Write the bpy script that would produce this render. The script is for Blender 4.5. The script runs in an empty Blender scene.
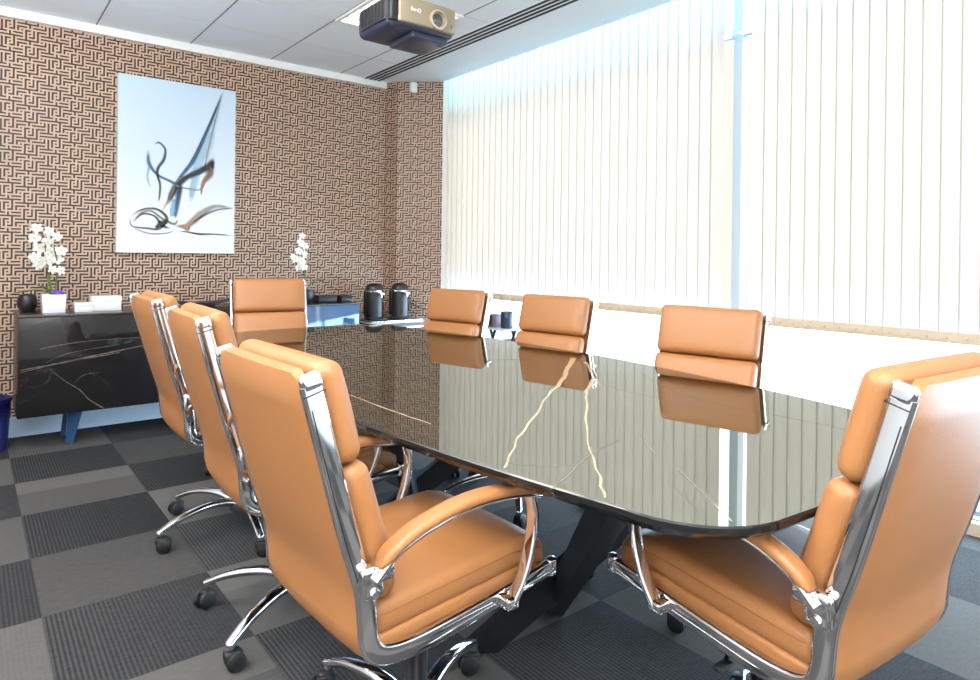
import bpy, bmesh, math, random
from mathutils import Vector, Matrix
random.seed(7)
S = bpy.context.scene
COL = S.collection
PI = math.pi
def lin(c): c/=255.0; return c/12.92 if c<=.04045 else ((c+.055)/1.055)**2.4
def rgb(r,g,b): return (lin(r),lin(g),lin(b),1)

# ------------------------------------------------------------------ materials
def mat(name): 
    m=bpy.data.materials.new(name); m.use_nodes=True
    return m, m.node_tree.nodes, m.node_tree.links, m.node_tree.nodes['Principled BSDF']
def pmat(name, col, rough=.5, metal=0, ior=1.5, coat=0, bump=0, bscale=200, emit=None, es=0, var=0, vscale=6, trans=0):
    m,n,l,p=mat(name)
    p.inputs['Base Color'].default_value=col; p.inputs['Roughness'].default_value=rough
    p.inputs['Metallic'].default_value=metal; p.inputs['IOR'].default_value=ior
    p.inputs['Coat Weight'].default_value=coat; p.inputs['Transmission Weight'].default_value=trans
    if emit: p.inputs['Emission Color'].default_value=emit; p.inputs['Emission Strength'].default_value=es
    tc=n.new('ShaderNodeTexCoord')
    if var:
        nz=n.new('ShaderNodeTexNoise'); nz.inputs['Scale'].default_value=vscale; nz.inputs['Detail'].default_value=4
        l.new(tc.outputs['Object'],nz.inputs['Vector'])
        mx=n.new('ShaderNodeMix'); mx.data_type='RGBA'
        mx.inputs['A'].default_value=tuple(c*(1-var) for c in col[:3])+(1,); mx.inputs['B'].default_value=tuple(min(1,c*(1+var)) for c in col[:3])+(1,)
        l.new(nz.outputs['Fac'],mx.inputs['Factor']); l.new(mx.outputs['Result'],p.inputs['Base Color'])
    if bump:
        nb=n.new('ShaderNodeTexNoise'); nb.inputs['Scale'].default_value=bscale; nb.inputs['Detail'].default_value=3
        l.new(tc.outputs['Object'],nb.inputs['Vector'])
        b=n.new('ShaderNodeBump'); b.inputs['Strength'].default_value=bump; b.inputs['Distance'].default_value=.002
        l.new(nb.outputs['Fac'],b.inputs['Height']); l.new(b.outputs['Normal'],p.inputs['Normal'])
    return m
class G:                                     # tiny maths-node helper
    def __init__(s,m): s.n=m.node_tree.nodes; s.l=m.node_tree.links
    def m(s,op,a,b=None,c=None):
        nd=s.n.new('ShaderNodeMath'); nd.operation=op
        for i,v in enumerate((a,b,c)):
            if v is None: continue
            if isinstance(v,(int,float)): nd.inputs[i].default_value=v
            else: s.l.new(v,nd.inputs[i])
        return nd.outputs[0]
    def mix(s,f,a,b):
        nd=s.n.new('ShaderNodeMix'); nd.data_type='RGBA'
        for k,v in (('Factor',f),('A',a),('B',b)):
            if isinstance(v,(int,float,tuple)): nd.inputs[k].default_value=v
            else: s.l.new(v,nd.inputs[k])
        return nd.outputs['Result']

M={}
M['leather']=pmat('tan_leather',(.365,.152,.050,1),.42,bump=.25,bscale=420,var=.06,vscale=5)
M['seam']=pmat('dark_tan_seam',(.25,.09,.025,1),.6)
M['chrome']=pmat('chrome',(.88,.88,.89,1),.07,metal=1)
M['black']=pmat('black_plastic',(.012,.012,.014,1),.38)
M['rubber']=pmat('black_rubber',(.008,.008,.009,1),.6)
M['blacksteel']=pmat('black_powder_coated_steel',(.012,.013,.016,1),.35)
M['white']=pmat('white_gloss_ceramic',(.85,.85,.86,1),.25)
M['whitebox']=pmat('white_card',(.84,.84,.86,1),.55)
M['trimwhite']=pmat('white_paint',(.82,.81,.79,1),.4)
M['skirt']=pmat('pale_skirting_paint',(.62,.72,.82,1),.4)
M['wallwhite']=pmat('off_white_wall_paint',(.74,.71,.67,1),.7,bump=.1,bscale=300)
M['ceil']=pmat('ceiling_tile_white',(.76,.82,.88,1),.65,bump=.12,bscale=500,var=.02,vscale=30)
M['line']=pmat('ceiling_joint_grey',(.16,.16,.17,1),.6)
M['softline']=pmat('ceiling_joint_pale',(.50,.53,.57,1),.6)
M['slot']=pmat('slot_black',(.01,.01,.012,1),.7)
M['alu']=pmat('grey_aluminium',(.50,.58,.66,1),.35,metal=.3)
M['alublue']=pmat('pale_blue_aluminium',(.40,.50,.58,1),.4)
M['navy']=pmat('navy_plastic',(.005,.006,.06,1),.35)
M['navyleg']=pmat('blue_grey_lacquer',(.02,.055,.12,1),.3)
M['credreflect']=pmat('gloss_painted_blue_reflection',(.03,.095,.21,1),.06,ior=1.7)  # door gloss with blue reflected light put into the base colour
M['wood']=pmat('dark_brown_lacquer',(.035,.022,.018,1),.25)
M['gold']=pmat('champagne_gold_plastic',(.27,.225,.155,1),.4,metal=.3)
M['projblue']=pmat('dark_blue_grey_plastic',(.022,.026,.05,1),.35)
M['lens']=pmat('lens_glass',(.01,.012,.02,1),.03,ior=1.9,coat=1)
M['lensring']=pmat('lens_ring',(.55,.45,.33,1),.3,metal=.6)
M['green']=pmat('leaf_green',(.12,.24,.03,1),.4,var=.3,vscale=30)
M['stem']=pmat('stem_green_brown',(.10,.12,.03,1),.5)
M['petal']=pmat('white_petal',(.88,.87,.80,1),.5)
M['petalheart']=pmat('yellow_flower_heart',(.62,.5,.22,1),.5)
M['purple']=pmat('purple_flower',(.10,.04,.45,1),.5)
M['glasstop']=pmat('pale_glass_top',(.70,.80,.90,1),.06,coat=.5)
M['doorreflect']=pmat('door_painted_blue_reflection',(.03,.12,.30,1),.1,coat=.6)  # unused variant, blue reflection painted into the door colour
M['cable']=pmat('black_cable',(.01,.01,.012,1),.5)
M['lampwarm']=pmat('luminaire_diffuser',(.9,.9,.85,1),.4,emit=(1,.93,.82,1),es=3)
M['chain']=pmat('bead_chain',(.55,.42,.28,1),.5)
M['bandcloth']=pmat('beige_hem_fabric',(.66,.54,.40,1),.7)

# blind fabric: thin translucent cloth
m,n,l,p=mat('translucent_blind_fabric'); n.remove(p); g=G(m)
d=n.new('ShaderNodeBsdfDiffuse'); d.inputs['Color'].default_value=(.80,.77,.72,1)
t=n.new('ShaderNodeBsdfTranslucent')
tc=n.new('ShaderNodeTexCoord'); nz=n.new('ShaderNodeTexNoise'); nz.inputs['Scale'].default_value=350
l.new(tc.outputs['Object'],nz.inputs['Vector'])
l.new(g.mix(nz.outputs['Fac'],(.255,.243,.228,1),(.285,.270,.252,1)),t.inputs['Color'])
mx=n.new('ShaderNodeMixShader'); mx.inputs[0].default_value=.62
l.new(d.outputs[0],mx.inputs[1]); l.new(t.outputs[0],mx.inputs[2]); l.new(mx.outputs[0],n['Material Output'].inputs['Surface'])
M['blind']=m
def glassmat(name,col):
    m,n,l,p=mat(name); n.remove(p)
    tr=n.new('ShaderNodeBsdfTransparent'); tr.inputs['Color'].default_value=col
    gl=n.new('ShaderNodeBsdfGlossy'); gl.inputs['Roughness'].default_value=.02; gl.inputs['Color'].default_value=(.9,.95,1,1)
    fr=n.new('ShaderNodeFresnel'); fr.inputs['IOR'].default_value=1.3
    mx=n.new('ShaderNodeMixShader'); l.new(fr.outputs[0],mx.inputs[0]); l.new(tr.outputs[0],mx.inputs[1]); l.new(gl.outputs[0],mx.inputs[2])
    l.new(mx.outputs[0],n['Material Output'].inputs['Surface']); return m
M['glass_up']=glassmat('clear_pane_glass',(.62,.92,1,1))
M['glass_clear']=glassmat('clear_low_pane_glass',(.84,.94,1,1))
M['glass_low']=glassmat('solar_film_glass',(.52,.42,.335,1))

# wallpaper: Greek key maze, 24 x 10 half cells, from a table of lattice edges
H={0:[9,10,11,0,1,2,3,6],1:[0,3,4,5,6,7],2:[3,4,7,8,9],3:[1,5,8,9],4:[9,10,11,2,3]}
V={0:[1,2],1:[4],2:[0,1,2],3:[2],5:[3,4,0],6:[1],7:[3,4],8:[3,4,0],10:[1],11:[1,2,3]}
grid=[[0]*24 for _ in range(10)]
for j in range(5):
    for i in range(12): grid[2*j][2*i]=1
    for i in H[j]: grid[2*j][2*i+1]=1
for i,js in V.items():
    for j in js: grid[2*j+1][2*i]=1
m,n,l,p=mat('greek_key_wallpaper'); g=G(m)
uv=n.new('ShaderNodeUVMap'); sp=n.new('ShaderNodeSeparateXYZ'); l.new(uv.outputs[0],sp.inputs[0])
CELL=.01035
PX,PZ=.188,1.976                                # centre of a known dot: column 1, row 2
fu=g.m('FRACT',g.m('ADD',g.m('MULTIPLY',g.m('SUBTRACT',sp.outputs[0],PX),1/(24*CELL)),2.5/24+10))
fv=g.m('FRACT',g.m('ADD',g.m('MULTIPLY',g.m('SUBTRACT',PZ,sp.outputs[1]),1/(10*CELL)),4.5/10+40))
row=g.m('FLOOR',g.m('MULTIPLY',fv,10))
tot=None
for j in range(10):
    cr=n.new('ShaderNodeValToRGB'); cr.color_ramp.interpolation='CONSTANT'
    els=cr.color_ramp.elements
    runs=[(0,grid[j][0])]
    for i in range(1,24):
        if grid[j][i]!=grid[j][i-1]: runs.append((i/24,grid[j][i]))
    while len(els)>1: els.remove(els[-1])
    els[0].position=0; els[0].color=(runs[0][1],)*3+(1,)
    for pos,v in runs[1:]:
        e=els.new(pos); e.color=(v,v,v,1)
    l.new(fu,cr.inputs[0])
    c=g.m('MULTIPLY',cr.outputs[0],g.m('COMPARE',row,float(j),.3))
    tot=c if tot is None else g.m('ADD',tot,c)
nz=n.new('ShaderNodeTexNoise'); nz.inputs['Scale'].default_value=9; l.new(uv.outputs[0],nz.inputs['Vector'])
tan=g.mix(nz.outputs['Fac'],(.45,.285,.19,1),(.55,.375,.265,1))
l.new(g.mix(tot,tan,(.020,.012,.012,1)),p.inputs['Base Color'])
p.inputs['Roughness'].default_value=.48
M['paper']=m

# carpet tiles
m,n,l,p=mat('grey_carpet_tiles'); g=G(m)
tc=n.new('ShaderNodeTexCoord'); sp=n.new('ShaderNodeSeparateXYZ'); l.new(tc.outputs['Object'],sp.inputs[0])
ux=g.m('MULTIPLY',g.m('SUBTRACT',sp.outputs[0],.1881),1/.508); uy=g.m('MULTIPLY',g.m('SUBTRACT',sp.outputs[1],3.03),1/.508)
ix,iy=g.m('FLOOR',ux),g.m('FLOOR',uy); fx=g.m('FRACT',ux); fy=g.m('FRACT',uy)
par=g.m('FLOORED_MODULO',g.m('ADD',ix,iy),2.0)
cb=n.new('ShaderNodeCombineXYZ'); l.new(ix,cb.inputs[0]); l.new(iy,cb.inputs[1])
wn=n.new('ShaderNodeTexWhiteNoise'); wn.noise_dimensions='3D'; l.new(cb.outputs[0],wn.inputs['Vector'])
ws=n.new('ShaderNodeSeparateColor'); l.new(wn.outputs['Color'],ws.inputs[0])
r1,r2,r3=ws.outputs[0],ws.outputs[1],ws.outputs[2]
tone=g.m('ADD',g.m('MULTIPLY',par,g.m('ADD',.30,g.m('MULTIPLY',r1,.45))),g.m('MULTIPLY',r2,.30))
# a lighter cross band in the light tiles
band=g.m('MULTIPLY',g.m('GREATER_THAN',fy,.62),g.m('MULTIPLY',par,g.m('MULTIPLY',g.m('GREATER_THAN',r3,.45),.35)))
tone=g.m('ADD',tone,band)
st=g.m('MULTIPLY',g.m('ADD',g.m('SINE',g.m('MULTIPLY',fx,2*PI*38)),1),.5)
fade=g.m('MAXIMUM',g.m('SUBTRACT',1.0,g.m('MULTIPLY',fx,g.m('ADD',.55,r1))),0.0)
amp=g.m('MULTIPLY',g.m('SUBTRACT',1.0,g.m('MULTIPLY',par,g.m('GREATER_THAN',.75,r2))),g.m('MULTIPLY',fade,.45))
tone=g.m('ADD',tone,g.m('MULTIPLY',amp,g.m('SUBTRACT',st,.35)))
mp=n.new('ShaderNodeMapping'); l.new(tc.outputs['Object'],mp.inputs[0]); mp.inputs['Scale'].default_value=(28,160,1)
nz=n.new('ShaderNodeTexNoise'); nz.inputs['Scale'].default_value=1; nz.inputs['Detail'].default_value=4; l.new(mp.outputs[0],nz.inputs['Vector'])
tone=g.m('ADD',tone,g.m('MULTIPLY',g.m('SUBTRACT',nz.outputs['Fac'],.5),.55))
edge=g.m('MINIMUM',g.m('MINIMUM',fx,g.m('SUBTRACT',1.0,fx)),g.m('MINIMUM',fy,g.m('SUBTRACT',1.0,fy)))
tone=g.m('MULTIPLY',tone,g.m('ADD',.72,g.m('MULTIPLY',g.m('MINIMUM',g.m('MULTIPLY',edge,90.0),1.0),.28)))
cl=n.new('ShaderNodeClamp'); l.new(tone,cl.inputs[0])
l.new(g.mix(cl.outputs[0],(.021,.021,.023,1),(.108,.101,.092,1)),p.inputs['Base Color'])
p.inputs['Roughness'].default_value=.95; p.inputs['Specular IOR Level'].default_value=.1
n2=n.new('ShaderNodeTexNoise'); n2.inputs['Scale'].default_value=500; l.new(tc.outputs['Object'],n2.inputs['Vector'])
b=n.new('ShaderNodeBump'); b.inputs['Strength'].default_value=.5; b.inputs['Distance'].default_value=.004
l.new(g.m('ADD',n2.outputs['Fac'],g.m('MULTIPLY',g.m('MULTIPLY',amp,st),1.2)),b.inputs['Height']); l.new(b.outputs[0],p.inputs['Normal'])
M['carpet']=m

# dark polished marble (table and credenza) with faint secondary veins
def marble(name,base,vein,ior,sc):
    m,n,l,p=mat(name); g=G(m)
    tc=n.new('ShaderNodeTexCoord')
    nz=n.new('ShaderNodeTexNoise'); nz.inputs['Scale'].default_value=sc; nz.inputs['Detail'].default_value=5; nz.inputs['Distortion'].default_value=1.2
    l.new(tc.outputs['Object'],nz.inputs['Vector'])
    a=g.m('ABSOLUTE',g.m('SUBTRACT',nz.outputs['Fac'],.5))
    v=g.m('MAXIMUM',g.m('SUBTRACT',1.0,g.m('MULTIPLY',a,170.0)),0.0)
    n2=n.new('ShaderNodeTexNoise'); n2.inputs['Scale'].default_value=2.3; l.new(tc.outputs['Object'],n2.inputs['Vector'])
    k=g.m('MAXIMUM',g.m('MULTIPLY',g.m('SUBTRACT',n2.outputs['Fac'],.5),2.2),0.0)
    l.new(g.mix(g.m('MULTIPLY',v,k),base,vein),p.inputs['Base Color'])
    p.inputs['Roughness'].default_value=.025; p.inputs['IOR'].default_value=ior
    if ior>2: p.inputs['Specular Tint'].default_value=(.95,1,.92,1)
    return m
M['table']=marble('dark_brown_polished_stone',(.020,.015,.010,1),(.20,.15,.09,1),4.2,.9)
M['cred']=marble('black_polished_marble',(.012,.011,.011,1),(.10,.08,.06,1),1.36,1.6)
M['vein']=pmat('golden_stone_vein',(.50,.36,.22,1),.06,ior=2.4,var=.35,vscale=45)
M['veinpale']=pmat('pale_stone_vein',(.22,.18,.12,1),.06,ior=2.6,var=.3,vscale=30)
M['credvein']=pmat('cream_marble_vein',(.15,.115,.09,1),.1,var=.5,vscale=30)
M['tedge']=pmat('black_table_edge',(.012,.011,.010,1),.12)

# printed canvas: colours painted per vertex for the ink swirls
m,n,l,p=mat('printed_canvas'); 
at=n.new('ShaderNodeVertexColor'); at.layer_name='ink'; l.new(at.outputs[0],p.inputs['Base Color']); l.new(at.outputs['Alpha'],p.inputs['Alpha']); p.inputs['Roughness'].default_value=.6
M['canvas']=m

# ------------------------------------------------------------------ mesh builder
class MB:
    def __init__(s): s.v=[]; s.f=[]; s.mi=[]; s.cur=0; s.uv=None; s.col=None
    def add(s,vs,fs):
        o=len(s.v); s.v+= [tuple(v) for v in vs]; s.f+=[tuple(i+o for i in f) for f in fs]; s.mi+=[s.cur]*len(fs); return s
    def box(s,x0,x1,y0,y1,z0,z1,bev=0):
        if bev: return s.rbox(((x0+x1)/2,(y0+y1)/2,(z0+z1)/2),((x1-x0)/2,(y1-y0)/2,(z1-z0)/2),bev,k=2)
        v=[(x,y,z) for z in (z0,z1) for y in (y0,y1) for x in (x0,x1)]
        return s.add(v,[(0,2,3,1),(4,5,7,6),(0,1,5,4),(2,6,7,3),(0,4,6,2),(1,3,7,5)])
    def rbox(s,c,h,r,k=3,n=(1,1,1),fn=None,M4=None,puff=0):
        # rounded box; n = number of inner cuts per axis, fn deforms the local point, puff bulges the +y face
        r=min(r,*h)*.999 if min(h)<r else r
        par=[]
        for a in range(3):
            e=[1-math.cos(PI/2*i/k) for i in range(k+1)]
            t=[-h[a]+r*q for q in e]; inn=n[a]
            t+= [-h[a]+r+(2*(h[a]-r))*i/(inn+0.0) for i in range(1,inn)] if inn>1 else []
            t+= [h[a]-r*q for q in reversed(e)]
            par.append(t)
        idx={}; vs=[]; fs=[]
        def P(q):
            key=tuple(round(x,7) for x in q)
            if key in idx: return idx[key]
            # push the cube surface point onto the rounded box
            inn=[max(-(h[a]-r),min(h[a]-r,q[a])) for a in range(3)]
            d=Vector([q[a]-inn[a] for a in range(3)])
            w=Vector(inn)+(d.normalized()*r if d.length>1e-9 else d)
            if puff and w.y>0:
                bx=1-(w.x/h[0])**2; bz=1-(w.z/h[2])**2
                w.y+=puff*max(0,bx)**.5*max(0,bz)**.5*(w.y/h[1])
            if fn: w=Vector(fn(w))
            w=w+Vector(c)
            if M4: w=M4@w
            idx[key]=len(vs); vs.append(tuple(w)); return idx[key]
        for a in range(3):
            b,cx=(a+1)%3,(a+2)%3
            for sg in (-1,1):
                for i in range(len(par[b])-1):
                    for j in range(len(par[cx])-1):
                        q=[]
                        for (bb,cc) in ((i,j),(i+1,j),(i+1,j+1),(i,j+1)):
                            w=[0,0,0]; w[a]=sg*h[a]; w[b]=par[b][bb]; w[cx]=par[cx][cc]; q.append(P(w))
                        q=q if sg>0 else q[::-1]
                        q2=[]; [q2.append(x) for x in q if x not in q2]
                        if len(q2)>2: fs.append(tuple(q2))
        return s.add(vs,fs)
    def sweep(s,pts,sec,up=None,scale=None,caps=True,closed=False):
        # sec: list of (a,b) section points; a along side vector, b along 'up'
        pts=[Vector(p) for p in pts]; N=len(pts); vs=[]; K=len(sec)
        prev=None
        for i,p in enumerate(pts):
            a=pts[(i+1)%N] if (closed or i<N-1) else p; b=pts[i-1] if (closed or i>0) else p
            t=(a-b).normalized()
            if up is not None:
                u=Vector(up); side=t.cross(u)
                side=side.normalized() if side.length>1e-6 else Vector((1,0,0)); u=side.cross(t)
            else:
                if prev is None:
                    u=Vector((0,0,1)) if abs(t.z)<.9 else Vector((1,0,0))
                else: u=prev
                side=t.cross(u).normalized(); u=side.cross(t); prev=u
            k=scale[i] if scale else 1
            kx,ky=k if isinstance(k,tuple) else (k,k)
            vs+=[p+side*(q[0]*kx)+u*(q[1]*ky) for q in sec]
        fs=[]
        for i in range(N if closed else N-1):
            for j in range(K):
                j2=(j+1)%K; i2=(i+1)%N
                fs.append((i*K+j,i*K+j2,i2*K+j2,i2*K+j))
        if caps and not closed: fs+= [tuple(range(K))[::-1], tuple((N-1)*K+j for j in range(K))]
        return s.add(vs,fs)
    def tube(s,pts,r,k=10,**kw):
        sc=None
        if isinstance(r,(list,tuple)): sc=list(r); r=1
        return s.sweep(pts,[(r*math.cos(2*PI*i/k),r*math.sin(2*PI*i/k)) for i in range(k)],scale=sc,**kw)
    def lathe(s,prof,c=(0,0,0),k=24,axis='z'):
        vs=[];fs=[];n=len(prof)
        for i in range(k):
            a=2*PI*i/k
            for r,z in prof:
                q=(r*math.cos(a),r*math.sin(a),z)
                if axis=='x': q=(q[2],q[0],q[1])
                if axis=='y': q=(q[1],q[2],q[0])
                vs.append((q[0]+c[0],q[1]+c[1],q[2]+c[2]))
        for i in range(k):
            for j in range(n-1):
                i2=(i+1)%k; fs.append((i*n+j,i2*n+j,i2*n+j+1,i*n+j+1))
        fs.append(tuple(i*n for i in range(k))[::-1]); fs.append(tuple(i*n+n-1 for i in range(k)))
        return s.add(vs,fs)
    def prism(s,poly,z0,z1):
        k=len(poly); vs=[(x,y,z0) for x,y in poly]+[(x,y,z1) for x,y in poly]
        return s.add(vs,[tuple(range(k))[::-1],tuple(range(k,2*k))]+[(i,(i+1)%k,k+(i+1)%k,k+i) for i in range(k)])
    def quad(s,a,b,c,d): return s.add([a,b,c,d],[(0,1,2,3)])
    def build(s,name,mats,parent=None,smooth=40,loc=None):
        me=bpy.data.meshes.new(name); me.from_pydata(s.v,[],s.f)
        mats=mats if isinstance(mats,(list,tuple)) else [mats]
        for q in mats: me.materials.append(M[q] if isinstance(q,str) else q)
        me.polygons.foreach_set('material_index',s.mi)
        bm=bmesh.new(); bm.from_mesh(me); bmesh.ops.recalc_face_normals(bm,faces=bm.faces)
        bm.to_mesh(me); bm.free()
        if smooth:
            me.polygons.foreach_set('use_smooth',[True]*len(me.polygons))
            me.set_sharp_from_angle(angle=math.radians(smooth))
        o=bpy.data.objects.new(name,me); COL.objects.link(o)
        if parent: o.parent=parent
        if loc: o.location=loc
        return o
def rsec(w,h,r=.3,k=3):
    # rounded rectangle section
    r=r*min(w,h); out=[]
    for cx,cy,a0 in ((w/2-r,h/2-r,0),(-w/2+r,h/2-r,PI/2),(-w/2+r,-h/2+r,PI),(w/2-r,-h/2+r,1.5*PI)):
        for i in range(k+1):
            a=a0+PI/2*i/k; out.append((cx+r*math.cos(a),cy+r*math.sin(a)))
    return out
def spline(P,n=8):
    P=[Vector(p) for p in P]; out=[]
    for i in range(len(P)-1):
        p0=P[i-1] if i>0 else P[i]*2-P[i+1]; p1,p2=P[i],P[i+1]; p3=P[i+2] if i+2<len(P) else P[i+1]*2-P[i]
        for j in range(n):
            t=j/n; out.append(.5*((2*p1)+(p2-p0)*t+(2*p0-5*p1+4*p2-p3)*t*t+(3*p1-p0-3*p2+p3)*t**3))
    out.append(P[-1]); return out
def thing(name,label,cat,loc=(0,0,0),rz=0,group=None):
    o=bpy.data.objects.new(name,None); COL.objects.link(o); o.empty_display_size=.1
    o.location=loc; o.rotation_euler=(0,0,rz); o['label']=label; o['category']=cat
    if group: o['group']=group
    return o
def tag(o,label,cat,group=None):
    o['label']=label; o['category']=cat
    if group: o['group']=group
    return o
def struct(o): o['kind']='structure'; return o
def copy_tree(o,parent=None):
    c=o.copy(); COL.objects.link(c)
    if parent: c.parent=parent
    for ch in list(o.children): copy_tree(ch,c)
    return c

# ------------------------------------------------------------------ room shell
HC,YB,XW=2.69,5.07,3.23
XL,YN=-1.3,-1.6
struct(MB().box(XL,3.75,YN,YB+.1,-.1,0).build('floor','carpet',smooth=0))
def wallpaper(name,pts,z0,z1,u0=0):
    mb=MB(); uvs=[]; u=u0
    for (a,b) in zip(pts[:-1],pts[1:]):
        L=math.hypot(b[0]-a[0],b[1]-a[1])
        mb.quad((a[0],a[1],z0),(b[0],b[1],z0),(b[0],b[1],z1),(a[0],a[1],z1)); uvs.append([(u,z0),(u+L,z0),(u+L,z1),(u,z1)]); u+=L
    me=bpy.data.meshes.new(name); me.from_pydata(mb.v,[],mb.f); me.materials.append(M['paper'])
    ul=me.uv_layers.new(name='UVMap'); i=0
    for q in uvs:
        for c in q: ul.data[i].uv=c; i+=1
    o=bpy.data.objects.new(name,me); COL.objects.link(o); return o
struct(wallpaper('wall_back',[(XL,YB),(2.876,YB)],0,HC,XL))
struct(wallpaper('wall_corner',[(2.876,YB),(2.93,4.945),(XW,4.69)],0,HC,2.876))
struct(MB().box(XW+.003,3.52,4.69,YB,0,3.05).build('wall_right','wallwhite',smooth=0))
struct(MB().box(XL-.1,XL,YN,YB,0,HC).build('wall_left','wallwhite',smooth=0))
struct(MB().box(XL,3.75,YN-.1,YN,0,3.05).build('wall_near','wallwhite',smooth=0))
# ceiling slab with tile joints let into its underside
mb=MB(); mb.box(XL,XW,YN,YB+.02,HC,HC+.08)
struct(mb.build('ceiling','ceil',smooth=0))
struct(MB().box(XW,3.75,YN,4.69,3.0,3.08).build('ceiling_pocket','trimwhite',smooth=0))
struct(MB().box(XW-.012,XW,YN,4.69,HC+.08,3.0).build('trim_4','trimwhite',smooth=0))
mb=MB()
for i in range(-3,4):
    x=.6517+.5914*i
    if x<2.5: mb.box(x-.004,x+.004,YN,YB-.03,HC-.0015,HC+.001)
mb.cur=1
for i in range(-9,3):
    y=3.91+.5914*i
    if y>YN and y<YB-.05: mb.box(XL,2.63,y-.002,y+.002,HC-.001,HC+.001)
struct(mb.build('trim_3',['line','softline'],smooth=0))
struct(MB().box(XL,2.87,YB-.035,YB,HC-.055,HC).build('trim_1','trimwhite',smooth=0))
struct(MB().box(XL,2.876,YB-.018,YB,0,.125).build('baseboard_back','skirt',smooth=0))
struct(MB().box(3.40,3.46,YN,4.69,0,.055).build('baseboard_right','bandcloth',smooth=0))
# windows: two glazed bays with transom, upper clear pane and lower filmed pane
def window(name,y0,y1,mull):
    mb=MB()
    for y in mull: mb.box(3.43,3.50,y-.045,y+.045,.0,3.0)
    mb.box(3.42,3.50,y0,y1,2.432,2.49); mb.box(3.44,3.50,y0,y1,0.0,.055); mb.box(3.44,3.5,y0,y1,2.95,3.0)
    o=struct(mb.build(name,'alublue',smooth=0))
    MB().quad((3.47,y1,2.49),(3.47,y0,2.49),(3.47,y0,2.95),(3.47,y1,2.95)).build('upper_pane','glass_up',o,smooth=0)
    MB().quad((3.47,y1,.90),(3.47,y0,.90),(3.47,y0,2.432),(3.47,y1,2.432)).build('lower_pane','glass_low',o,smooth=0)
    MB().quad((3.47,y1,.055),(3.47,y0,.055),(3.47,y0,.90),(3.47,y1,.90)).build('vision_pane','glass_clear',o,smooth=0)
    return o
window('window_1',2.04,4.69,[])
window('window_2',YN,2.04,[-1.5])
# slim column between the two blinds
struct(MB().box(3.405,3.466,1.99,2.043,0,3.0).build('trim_2','alublue',smooth=0))

# ------------------------------------------------------------------ vertical blinds
def blind(label,y0,y1,n):
    t=thing('vertical_blind',label,'blind',(3.29,(y0+y1)/2,.83))
    ox,oy,oz=3.29,(y0+y1)/2,.83
    z0,z1=.880,2.90
    pit=(y1-y0)/n; mb=MB(); hb=MB(); ch=MB()
    for i in range(n):
        yc=y0+pit*(i+.5); w=.0396; a=math.radians(-4+random.uniform(-2,2))
        pts=[]
        for q in (-1,-.5,0,.5,1):
            bow=.005*(1-q*q)
            pts.append((q*w*math.sin(a)+bow*math.cos(a), q*w*math.cos(a)-bow*math.sin(a)))
        for za,zb,m_ in ((z0,z1,mb),(z0-.048,z0,hb)):
            vs=[];fs=[]
            for x,y in pts: vs+=[(x,yc+y-oy,za-oz),(x,yc+y-oy,zb-oz)]
            for j in range(4): fs.append((2*j,2*j+2,2*j+3,2*j+1))
            m_.add(vs,fs)
        if i<n-1:
            cp=[(-.022,yc-oy+pit*k/6,z0-.024-oz-.010*math.sin(PI*k/6)) for k in range(7)]
            ch.tube(cp,.0016,k=5)
        ch.rbox((-.020,yc-oy,z0-.024-oz),(.004,.0035,.006),.002,k=1)
    mb.build('slat_panel','blind',t,smooth=60)
    hb.build('bottom_weight_hem','bandcloth',t,smooth=60)
    ch.build('bottom_chain','chain',t)
    MB().box(-.022,.022,y0-oy,y1-oy,z1-oz,z1+.035-oz).build('headrail','trimwhite',t,smooth=0)
    return t
blind('wide white vertical blind left of the slim column, beside the wallpapered corner',2.036,4.70,36)
blind('white vertical blind right of the slim column, at the right of the photo',-.9,1.868,38)
# small fixing brackets beside the column, at transom height
for (y,lab) in ((2.058,'small white bracket left of the slim window column near the ceiling'),(1.94,'small white bracket right of the slim window column near the ceiling')):
    b=MB(); b.box(-.03,.03,-.026,.026,0,.008); b.box(.022,.03,-.026,.026,0,.05)
    tag(b.build('window_bracket','trimwhite',smooth=0,loc=(3.34,y,2.425)),lab,'bracket','brackets beside the window column')

# ------------------------------------------------------------------ ceiling fittings
t=thing('air_slot_diffuser','long ceiling air diffuser of four black slots along the window side','air vent',(2.712,1.7,HC))
fr=MB(); fr.box(-.085,.085,-3.2,3.34,-.006,-.001); fr.build('frame','ceil',t,smooth=0)
for k in range(4):
    x=-.062+.0413*k
    MB().box(x-.0105,x+.0105,-3.19,3.32,-.0085,-.0055).build('slot','slot',t,smooth=0)
t=thing('ceiling_luminaire','square recessed ceiling light glowing above the projector','ceiling light',(2.13,3.605,HC))
mb=MB()
for a,b,c,d in ((-.295,.295,-.295,-.27),(-.295,.295,.27,.295),(-.295,-.27,-.27,.27),(.27,.295,-.27,.27)): mb.box(a,b,c,d,-.014,-.001)
mb.build('frame','trimwhite',t,smooth=0)
MB().box(-.27,.27,-.27,.27,-.006,-.001).build('diffuser','lampwarm',t,smooth=0)
mb=MB()
for k in range(1,6): mb.box(-.27,.27,-.27+.09*k-.003,-.27+.09*k+.003,-.013,-.006)
for k in range(1,3): mb.box(-.27+.18*k-.003,-.27+.18*k+.003,-.27,.27,-.013,-.006)
mb.build('louvre','alu',t,smooth=0)
o=MB().rbox((0,0,0),(.03,.025,.045),.012,k=3).build('motion_sensor','trimwhite',loc=(3.015,4.835,2.63))
tag(o,'small white sensor box high in the wallpapered corner','sensor')

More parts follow.
